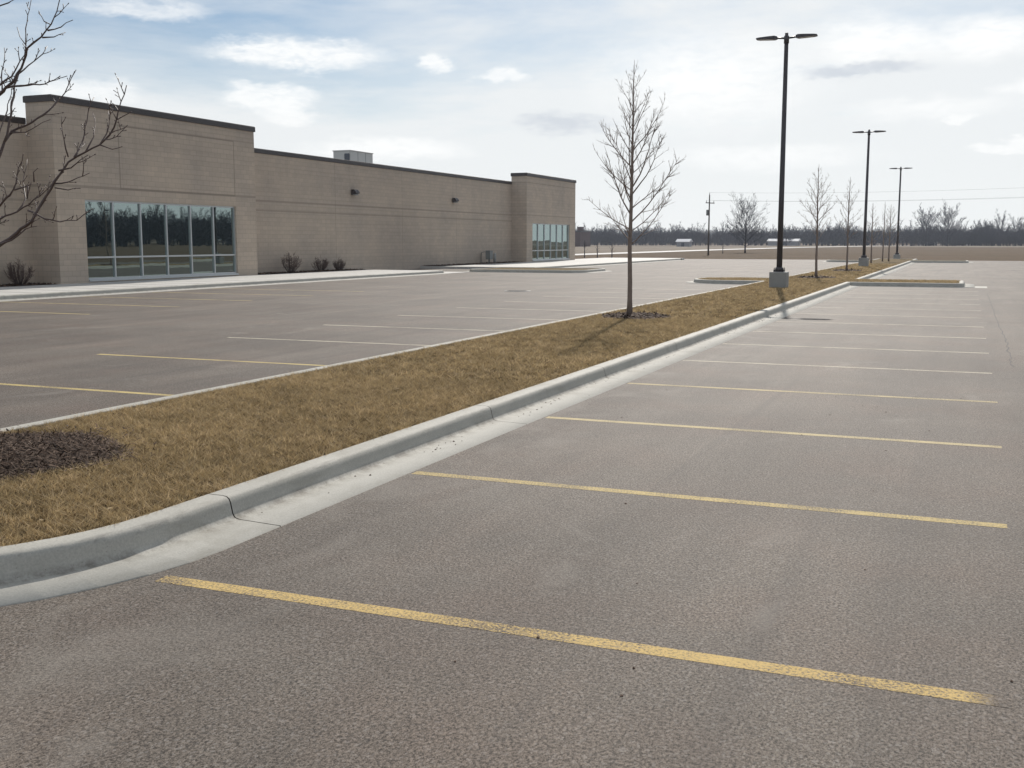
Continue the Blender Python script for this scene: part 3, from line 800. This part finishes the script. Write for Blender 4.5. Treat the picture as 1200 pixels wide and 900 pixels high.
place('young_tree', (-6.05,88.9,0.15), grow(37, 4.55, 0.05, 0.4, 1.1, 18, twig=0.009, sub=0.6), 'left one of two thin saplings close together before the farthest lamp post', None)
place('young_tree', (-5.62,89.3,0.15), grow(41, 4.3, 0.055, 0.34, 1.9, 24, twig=0.009, sub=0.7), 'right one of two thin saplings close together before the farthest lamp post', None)

# nearest tree: trunk stands left of the frame, its limbs reach in; limb lines follow the branches seen
FG = Vector((-7.12,6.18,0.15))
ft = empty('foreground_tree', FG, 'near bare tree whose brown knotty branches reach in from the left edge', 'tree')
g_ = random.Random(8)
tr = MB(); tp = [FG+Vector((0.02*math.sin(i*1.3),0.02*math.cos(i*1.7),i*0.5)) for i in range(12)]
tr.tube(tp, [0.075 if i == 0 else 0.062-0.0050*i for i in range(12)], 10); tr.build('trunk', M['bark'], ft)
limbs = [  # crop coordinates (3x) of each limb, start radius, depth at start and end
 ([(-160,985),(-60,915),(0,860),(60,820),(110,780),(150,710),(190,640),(240,570),(300,535),(350,510),(385,475),(410,420),(445,300)],0.014,7.5,7.25,1),
 ([(-120,860),(0,770),(60,745),(140,690),(190,645)],0.010,7.7,7.4,1),
 ([(-80,800),(0,722),(45,670),(65,590),(82,540)],0.010,7.2,6.9,1),
 ([(-60,640),(0,545),(15,500),(40,462),(110,432),(170,390),(210,350),(240,300),(268,245)],0.012,8.0,8.3,1),
 ([(40,466),(90,465),(150,430),(178,420)],0.006,8.1,8.0,1),
 ([(262,552),(290,500),(305,430),(320,360),(331,342)],0.008,7.35,7.6,1),
 ([(240,552),(225,490),(218,408)],0.005,7.4,7.3,1),
 ([(100,740),(160,770),(210,780),(270,775),(327,733)],0.007,7.45,7.2,1),
 ([(-70,400),(0,330),(20,308),(50,285),(75,240),(95,170),(145,130),(180,85),(200,40),(212,-10)],0.012,7.8,7.6,1),
 ([(-60,350),(0,298),(40,270),(70,215),(100,172)],0.010,7.6,7.7,1),
 ([(20,309),(100,300),(160,295),(200,275),(236,267)],0.007,7.75,7.5,1),
 ([(15,500),(40,400),(50,300),(75,240),(92,190),(90,100),(112,-10)],0.009,8.0,8.5,1),
 ([(168,107),(215,95),(257,70)],0.005,7.65,7.5,1),
 ([(148,132),(190,130),(230,114)],0.005,7.65,7.7,1),
 ([(62,262),(120,215),(150,190),(166,162)],0.006,7.72,7.9,1),
 ([(178,86),(155,75),(135,45)],0.004,7.65,7.7,0),
 ([(92,160),(70,130),(60,95)],0.004,7.65,7.6,0),
 ([(8,320),(5,270),(14,220),(15,168)],0.005,7.8,7.9,0),
 ([(-40,40),(0,20),(30,10),(55,-5)],0.006,7.5,7.4,0),
 ([(205,600),(250,590),(285,560),(310,545)],0.006,7.4,7.3,1),
 ([(195,645),(240,640),(290,620),(315,608)],0.006,7.4,7.2,1),
 ([(193,660),(240,668),(283,662)],0.005,7.4,7.3,0),
 ([(300,535),(330,480),(335,440),(325,395)],0.005,7.3,7.5,1),
 ([(350,510),(375,470),(385,420),(380,390)],0.005,7.28,7.4,1),
 ([(372,490),(410,480),(448,440)],0.004,7.27,7.1,0),
 ([(352,510),(395,525),(430,515)],0.004,7.27,7.2,0),
 ([(390,468),(425,455),(445,445)],0.004,7.26,7.2,0),
 ([(412,420),(440,405),(463,392)],0.004,7.25,7.15,0),
 ([(0,860),(40,845),(90,805),(130,795)],0.007,7.4,7.3,1),
 ([(60,745),(90,700),(80,640),(95,560)],0.006,7.6,7.9,1),
 ([(-40,560),(10,430),(40,330),(45,250)],0.006,8.3,8.6,1),
 ([(120,640),(118,605),(135,590)],0.004,7.45,7.4,0),
 ([(50,668),(95,655),(112,645)],0.006,7.0,6.95,0),
 ([(98,655),(95,700),(110,640)],0.005,6.95,6.9,0),
]
cr = MB()
def limb(pts, r, d0, d1, lvl):
    P = []
    for i, (px, py) in enumerate(pts):
        t = i/(len(pts)-1); P.append(at(px/3, py/3, d0+(d1-d0)*t+0.04*math.sin(i*1.9+px)))
    # refine with slight kinks
    Q = []
    for i in range(len(P)-1):
        a, c = P[i], P[i+1]; m = max(1, int((c-a).length/0.05))
        for j in range(m):
            q = a.lerp(c, j/m)
            if j: q += Vector((g_.uniform(-1,1),g_.uniform(-1,1),g_.uniform(-1,1)))*0.006
            Q.append(q)
    Q.append(P[-1]); n = len(Q)
    Rr = [max(0.0024, r*(1-0.78*i/(n-1)))*(1+(0.25 if g_.random() < .18 else 0)) for i in range(n)]
    cr.tube(Q, Rr, 6)
    # spurs with buds
    for i in range(2, n-1):
        if g_.random() > 0.72: continue
        D = (Q[i]-Q[i-1]).normalized(); o = D.orthogonal().normalized(); o.rotate(Matrix.Rotation(g_.uniform(0,6.283),3,D))
        L = g_.choice((0.02,0.03,0.05,0.09,0.14))*(1 if lvl else 0.6); d = (D*0.75+o*0.8+Vector((0,0,.25))).normalized()
        S = [Q[i]]
        for j in range(3): d = (d+Vector((g_.uniform(-.2,.2),g_.uniform(-.2,.2),g_.uniform(-.05,.25)))).normalized(); S.append(S[-1]+d*L/3)
        cr.tube(S, [0.0034,0.0028,0.0024,0.0014], 4)
        e = S[-1]; cr.tube([e-d*0.004, e+d*0.004, e+d*0.012],[0.002,0.0042,0.0008],5)
        if L > .08:
            for s in (1,2):
                o2 = d.orthogonal().normalized(); o2.rotate(Matrix.Rotation(g_.uniform(0,6.283),3,d)); q = S[s]; dd = (d*.7+o2*.7).normalized()
                cr.tube([q,q+dd*0.02,q+dd*0.035],[0.0026,0.0022,0.0034],4)
for L in limbs: limb(*L)
# limbs from the trunk out to where the seen ones start, and the rest of the crown out of frame
for px, py, d, h in ((-160/3,985/3,7.5,1.35),(-120/3,860/3,7.7,1.5),(-80/3,800/3,7.2,1.7),(-60/3,640/3,8.0,1.9),(-70/3,400/3,7.8,2.3),(-60/3,350/3,7.6,2.5),(-40/3,40/3,7.5,3.0),(-40/3,560/3,8.3,2.0)):
    a = FG+Vector((0,0,h)); e = at(px, py, d); cr.tube([a, a.lerp(e,.5)+Vector((0,0,-.03)), e],[0.022,0.018,0.0125],6)
for i in range(26):
    h = 1.6+3.6*i/26; a = FG+Vector((0,0,h)); w = R(g_.uniform(95,285)); L = 1.15*(1-.6*i/26)
    P = [a]
    d = Vector((math.cos(w),math.sin(w),0.7)).normalized()
    for j in range(6): d = (d+Vector((g_.uniform(-.15,.15),g_.uniform(-.15,.15),.12))).normalized(); P.append(P[-1]+d*L/6)
    cr.tube(P,[0.014-.0019*j for j in range(7)],5)
    for j in range(1,7):
        for s in range(2):
            o = d.orthogonal().normalized(); o.rotate(Matrix.Rotation(g_.uniform(0,6.283),3,d)); q = P[j]; dd = (d+o*.8).normalized(); cr.tube([q,q+dd*.15,q+dd*.28+Vector((0,0,.04))],[.004,.003,.002],4)
cr.build('crown', M['twig_near'], ft)

# far single trees
place('bare_tree', (-30.6,164,-0.03), grow(51, 5.3, 0.12, 0.16, 5.6, 36, 'broad', 0.013, 0.42, 4, 6), 'round-crowned bare tree standing alone beyond the far edge of the lot', None, twigm='far_wood', bark='far_wood')
for (px, py, yt, w, s, lab) in ((1085,288.4,247,11,61,'tall bare tree rising above the far wood, left one of a touching pair'),(1110,288.4,246,12,62,'tall bare tree rising above the far wood, right one of a touching pair'),
                                (1172,288,252,9,63,'tall bare tree rising above the far wood near the right edge'),(1190,288,255,8,64,'bare tree above the far wood at the very right edge')):
    p = ground(px, py, -0.03); H = (p.xy.length)*0.92*(py-yt)/F*1.0
    place('bare_tree', p, grow(s, H*0.70, 0.22, 0.22, w*0.80, 26, 'broad', 0.034, 0.30, 4, 5), lab, 'tall trees above the far wood', twigm='far_wood', bark='far_wood')
# little saplings past the far end of the building
for i, (px, py, yt, lab) in enumerate(((685,302,281,'leftmost thin sapling past the far corner of the building'),(700,303,283,'middle thin sapling past the far corner of the building'),(717,303,284,'right-hand thin sapling past the far corner of the building'),
                                       (847,297,283,'small dark sapling between the utility pole and the round bare tree'))):
    p = ground(px, py, -0.03); H = p.length*0.95*(py-yt)/F
    place('young_tree', p, grow(70+i, H, 0.05, 0.35, H*0.45, 12, twig=0.014, sub=0.35), lab, None, twigm='far_wood', bark='far_wood')

# wood on the horizon: many small bare trees read as one mass
def tri_tree(seed, H, W, nb):
    tr_, cr_ = grow(seed, H*0.72, 0.16, 0.10, W*1.15, nb+4, 'broad', 0.046, 0.26, 3, 3)
    vs = tr_.v+cr_.v; k = len(tr_.v); fs = []
    for f in tr_.f + [tuple(i+k for i in f) for f in cr_.f]:
        for j in range(1, len(f)-1): fs.append((f[0], f[j], f[j+1]))
    return np.array(vs), np.array(fs)
variants = [tri_tree(100+i, 8.0, 5.5+0.8*(i%3), 16) for i in range(6)]
brush = [tri_tree(120+i, 3.2, 5.0, 13) for i in range(3)]
def wood(name, spots, label):
    V, Fc = [], []; k = 0
    for x, y, s, kind in spots:
        vs, fs = (brush if kind else variants)[rng.integers(0, 3 if kind else 6)]
        a = rng.uniform(0,6.28); c, n = math.cos(a), math.sin(a); sx = s*rng.uniform(.85,1.2)
        q = np.stack([(vs[:,0]*c-vs[:,1]*n)*sx+x, (vs[:,0]*n+vs[:,1]*c)*sx+y, vs[:,2]*s-0.03],1)
        V.append(q); Fc.append(fs+k); k += len(vs)
    o = np_mesh(name, np.concatenate(V), np.concatenate(Fc), M['far_wood'])
    return tag(o, label, None, None, 'stuff')
spots = []
for i in range(390):
    x = rng.uniform(-230,60); y = rng.uniform(425,500); s = 0.66*(rng.uniform(.45,.85)+0.45*rng.uniform(0,1)**4+0.10*math.sin(x*.21)+0.07*math.sin(x*.55+2))*(0.98 if x < -60 else (1.0 if x < -20 else 1.12)); spots.append((x,y,s,0))
for i in range(900):
    spots.append((rng.uniform(-230,60), rng.uniform(415,495), rng.uniform(0.6,1.25), 1))
wood('far_wood', spots, 'dark leafless wood along the horizon')
spots = [(rng.uniform(150,200), rng.uniform(-160,330), rng.uniform(.5,.92), 0) for i in range(330)]
spots += [(rng.uniform(148,185), rng.uniform(-160,330), rng.uniform(1.0,1.75), 1) for i in range(560)]
wood('roadside_wood', spots, 'leafless wood across from the shop windows')

# ------------------------------------------------------------------ far things
def shed(px, py, w, d, h, label, roofh=0.9):
    p = ground(px, py, -0.03)
    o = empty('farm_shed', p, label, 'shed')
    x, y, z = p
    b = MB(); b.box(x-w/2,y,z,x+w/2,y+d,z+h); b.build('wall', M['shedwall'], o)
    b = MB(); b.add([(x-w/2-.3,y-.4,z+h),(x+w/2+.3,y-.4,z+h),(x+w/2+.3,y+d/2,z+h+roofh),(x-w/2-.3,y+d/2,z+h+roofh),(x-w/2-.3,y+d+.4,z+h),(x+w/2+.3,y+d+.4,z+h)],
                    [(0,1,2,3),(3,2,5,4),(0,3,4),(1,5,2),(0,4,5,1)]); b.build('roof', M['white'], o)
    b = MB(); b.box(x-w*.12,y-.05,z,x+w*.12,y-0.002,z+h*.8); b.build('door', M['grille'], o)
shed(917,288,11,7,1.7,'wide low white-roofed shed at the foot of the far wood, right of the round tree')
shed(800,289,4,4,1.5,'small white-roofed shed before the far wood, left of the utility pole')
shed(1087,287.6,7,6,1.0,'low white-roofed shed below the pair of tall far trees',0.8)
shed(1141,287.6,6,6,1.3,'small white-roofed shed by the far wood right of the tall pair',0.8)
p = ground(673,289,-0.03)
o = empty('brick_house', p, 'dark red brick house far off at the corner of the long building', 'building')
b = MB(); b.box(p.x-14,p.y,p.z,p.x+2,p.y+10,p.z+4.6); b.build('wall', M['brick'], o)
b = MB(); b.box(p.x-14.3,p.y-.3,p.z+4.6,p.x+2.3,p.y+10.3,p.z+4.9); b.build('roof', M['coping'], o)
b = MB(); b.box(p.x+.2,p.y+2,p.z+4.9,p.x+1.8,p.y+4,p.z+6.2); b.build('chimney', M['brick'], o)
# utility poles and wires
def upole(p, H, label, rz):
    o = empty('utility_pole', p, label, 'utility pole')
    b = MB(); b.tube([p, p+Vector((0,0,H))],[0.11,0.07],8); b.build('post', M['pole'], o)
    u = Vector((math.cos(rz), math.sin(rz), 0)); tops = []
    b = MB(); a = p+Vector((0,0,H-0.95)); n = Vector((-u.y,u.x,0))
    b.tube([a-n*0.95+u*0.1, a+n*0.95+u*0.1],0.07,4); b.build('crossarm', M['pole'], o)
    for q in (a-n*0.85+u*0.1, a+n*0.85+u*0.1, p+Vector((0,0,H))):
        b = MB(); b.tube([q,q+Vector((0,0,.3))],[0.05,0.03],6); tops.append(q+Vector((0,0,.3))); b.build('insulator', M['foot'], o)
    b = MB(); q = p+Vector((0,0,H-2.1))-u*0.24; b.lathe([(0.14,-0.34),(0.155,-0.30),(0.155,0.30),(0.09,0.35)], q, 12); b.build('transformer', M['green_box'], o)
    return tops
P1 = Vector((-29.2,132.6,-0.03)); P2 = Vector((33,112,-0.03)); az = math.atan2(P2.y-P1.y, P2.x-P1.x)
t1 = upole(P1, 7.25, 'dark wooden utility pole with crossarm beyond the lot', az)
t2 = upole(P2, 7.6, 'wooden utility pole to the right, carrying the other end of the wires', az)
for a, c, lab in zip(t1, t2, ('lower thin wire on the near end of the crossarm, slung from the utility pole','thin wire on the far end of the crossarm, slung from the utility pole','topmost thin wire slung from the tip of the utility pole')):
    pts = []
    for i in range(25):
        t = i/24; q = a.lerp(c,t); q.z -= 4*0.75*t*(1-t); pts.append(q)
    b = MB(); b.tube(pts, 0.008, 4); tag(b.build('power_line', M['cable'], loc=tuple(a)), lab, 'power line', 'wires on the utility poles')

# shrubs by the wall
def shrub(x, y, h, w, seed, label):
    g2 = random.Random(seed); b = MB(); p0 = Vector((x,y,0.155))
    o = empty('bare_shrub', p0, label, 'shrub', None)
    st = MB()
    for i in range(36):
        a = g2.uniform(0,6.283); sp = math.sqrt(g2.random())*w*0.5; e = p0+Vector((math.cos(a)*sp, math.sin(a)*sp, h*g2.uniform(.7,1)*(1-.35*(sp/(w*.5))**2)))
        s = p0+Vector((math.cos(a)*sp*.22, math.sin(a)*sp*.22, -0.02)); md = s.lerp(e,.5)+Vector((math.cos(a),math.sin(a),0))*w*.08
        st.tube([s,md,e],[.010,.008,.004],4)
        for j in range(16):
            t = g2.uniform(.25,1); q = (s.lerp(md,t*2) if t < .5 else md.lerp(e,t*2-1)); d = Vector((g2.uniform(-1,1),g2.uniform(-1,1),g2.uniform(-.2,1))).normalized()
            l = g2.uniform(.06,.2)*h; b.tube([q,q+d*l*.5,q+d*l+Vector((0,0,.03))],[.006,.005,.003],3)
    st.build('stem', M['shrub'], o); b.build('crown', M['shrub'], o)
shrub(-30.75,45.6,1.02,1.25,1,'largest of three bare brown shrubs at the wall right of the big entrance block')
shrub(-30.75,48.3,0.80,0.95,2,'middle one of three bare brown shrubs at the foot of the long wall')
shrub(-30.75,50.1,0.66,0.70,3,'smallest and farthest of three bare brown shrubs at the foot of the long wall')
shrub(-30.85,29.0,0.95,1.0,4,'bare brown shrub in the corner left of the big entrance block')

# ------------------------------------------------------------------ air
HAZE = 0.00019
if HAZE:
    b = MB(); b.box(-420,-90,-1.2,330,540,16.5); hz = b.build('haze', M['cable']); hz['kind'] = 'stuff'
    hz['label'] = 'thin pale haze in the air'
    m = bpy.data.materials.new('haze'); m.use_nodes = True; nt = m.node_tree
    nt.nodes.remove(nt.nodes['Principled BSDF'])
    pv = nt.nodes.new('ShaderNodeVolumePrincipled'); pv.inputs['Color'].default_value = (0.74,0.82,0.97,1)
    pv.inputs['Density'].default_value = HAZE; pv.inputs['Anisotropy'].default_value = 0.55
    nt.links.new(pv.outputs[0], nt.nodes['Material Output'].inputs['Volume'])
    hz.data.materials.clear(); hz.data.materials.append(m)

# ------------------------------------------------------------------ light and sky
SUN_EL, SUN_AZ = 32.2, -9.6        # azimuth measured from +Y towards +X
sd = Vector((math.sin(R(SUN_AZ))*math.cos(R(SUN_EL)), math.cos(R(SUN_AZ))*math.cos(R(SUN_EL)), math.sin(R(SUN_EL))))
sl = bpy.data.lights.new('sun', 'SUN'); sl.energy = 3.2; sl.angle = R(0.6); sl.color = (1.0,0.94,0.86)
so = bpy.data.objects.new('sun', sl); COL.objects.link(so); so.rotation_euler = sd.to_track_quat('Z','Y').to_euler(); so.location = (0,0,30)

w = bpy.data.worlds.new('World'); scene.world = w; w.use_nodes = True
t = NT(w.node_tree); bg = w.node_tree.nodes['Background']
sky = t.n('ShaderNodeTexSky', sky_type='NISHITA'); sky.sun_disc = False
sky.sun_elevation = R(SUN_EL); sky.sun_rotation = R(SUN_AZ); sky.air_density = 1.0; sky.dust_density = 0.5; sky.ozone_density = 1.0; sky.altitude = 200
gen = t.n('ShaderNodeTexCoord').outputs['Generated']
s = t.n('ShaderNodeSeparateXYZ'); t.link(gen, s.inputs[0])
DEG = 57.29578
azn = t.math('MULTIPLY', t.math('ARCTAN2', s.outputs[0], s.outputs[1]), DEG)
eln = t.math('MULTIPLY', t.math('ARCSINE', s.outputs[2]), DEG)
cb = t.n('ShaderNodeCombineXYZ'); t.link(azn, cb.inputs[0]); t.link(eln, cb.inputs[1])
P = cb.outputs[0]
c = t.mix(1.0, sky.outputs[0], (0.86,1.0,1.12), 'MULTIPLY')
VEIL = (13.7, 14.05, 14.2); CLOUD = (16.2, 16.3, 16.2); GREY = (8.8, 9.6, 10.8)
# thin high veil, denser low down and towards the sun
n1 = t.noise(t.scaled(P, (0.035, 0.17, 1)), 1.0, 6, 0.6, 0.5)
n2 = t.noise(t.scaled(P, (0.10, 0.55, 1)), 1.0, 5, 0.6, 0.3)
streak = t.math('ADD', t.math('MULTIPLY', n1, 0.7), t.math('MULTIPLY', n2, 0.3))
low = t.ramp(eln, 11.0, 0.0, 0.0, 0.95)
near_sun = t.ramp(t.vmath('DISTANCE', P, (SUN_AZ, 14.0, 0)), 34.0, 4.0, 0.0, 0.38, True)
high = t.ramp(eln, 14.0, 45.0, 0.0, 0.12)  # extra veil overhead, out of view, added as fill light for the wall
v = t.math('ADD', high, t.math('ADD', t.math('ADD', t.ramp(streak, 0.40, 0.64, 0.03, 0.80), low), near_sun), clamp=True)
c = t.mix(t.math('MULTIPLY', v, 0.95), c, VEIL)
nd = t.n('ShaderNodeTexNoise'); t.link(t.scaled(P, (0.45, 1.1, 1)), nd.inputs['Vector']); nd.inputs['Scale'].default_value = 1.0; nd.inputs['Detail'].default_value = 6; nd.inputs['Roughness'].default_value = 0.62
off = t.vmath('MULTIPLY', t.vmath('SUBTRACT', nd.outputs['Color'], (0.5,0.5,0.5)), (3.6, 1.5, 0))
PW = t.vmath('ADD', P, off)
TEX = t.ramp(t.noise(t.scaled(P, (0.9, 2.4, 1)), 1.0, 6, 0.65, 0.4), 0.30, 0.56, 0.55, 1.0)
def blob(c, az, el, wd, ht, k, col, soft=0.66):
    d = t.vmath('MULTIPLY', t.vmath('SUBTRACT', PW, (az, el, 0)), (1/wd, 1/ht, 0))
    return t.mix(t.math('MULTIPLY', t.ramp(t.vmath('LENGTH', d), 1.2, 1.2-soft, 0, k, True), TEX), c, col)
for a in ((-20.0,6.0,3.0,0.55,0.60,GREY,0.9),(-12.7,8.0,6.5,2.9,0.9,CLOUD,1.1),(-4.5,9.5,3.6,1.5,1.0,CLOUD,1.0),(0.3,9.4,3.4,1.2,0.95,CLOUD,1.0),(-2.0,6.3,4.5,0.7,0.6,CLOUD,1.1),(-10,4.2,6.5,0.7,0.6,CLOUD,1.1),(-5.4,8.2,3.4,0.42,0.65,GREY,0.8),
          (-33.5,9.2,4.8,0.80,0.9,CLOUD),(-34.8,7.15,2.5,0.75,0.85,CLOUD),(-34.0,6.2,1.8,0.5,0.7,CLOUD),(-26.5,8.87,1.2,0.5,0.85,CLOUD),(-23.1,8.3,1.5,0.4,0.75,CLOUD),
          (-29.1,4.6,4.5,0.65,0.8,CLOUD,0.8),(-43.5,7.1,2.4,0.7,0.7,CLOUD,0.8),(-40.5,10.9,3.5,0.5,0.6,CLOUD,0.8),(1.4,4.4,1.8,0.28,0.7,CLOUD),(-0.6,5.8,1.0,0.2,0.6,CLOUD),(3.5,7.0,2.5,0.6,0.8,CLOUD)):
    c = blob(c, *a)
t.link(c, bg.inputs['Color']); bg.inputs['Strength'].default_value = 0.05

scene.view_settings.view_transform = 'Standard'; scene.view_settings.look = 'None'
scene.view_settings.exposure = 0.35; scene.view_settings.gamma = 1.0
scene.render.engine = 'CYCLES'
scene.cycles.max_bounces = 6; scene.cycles.use_denoising = True
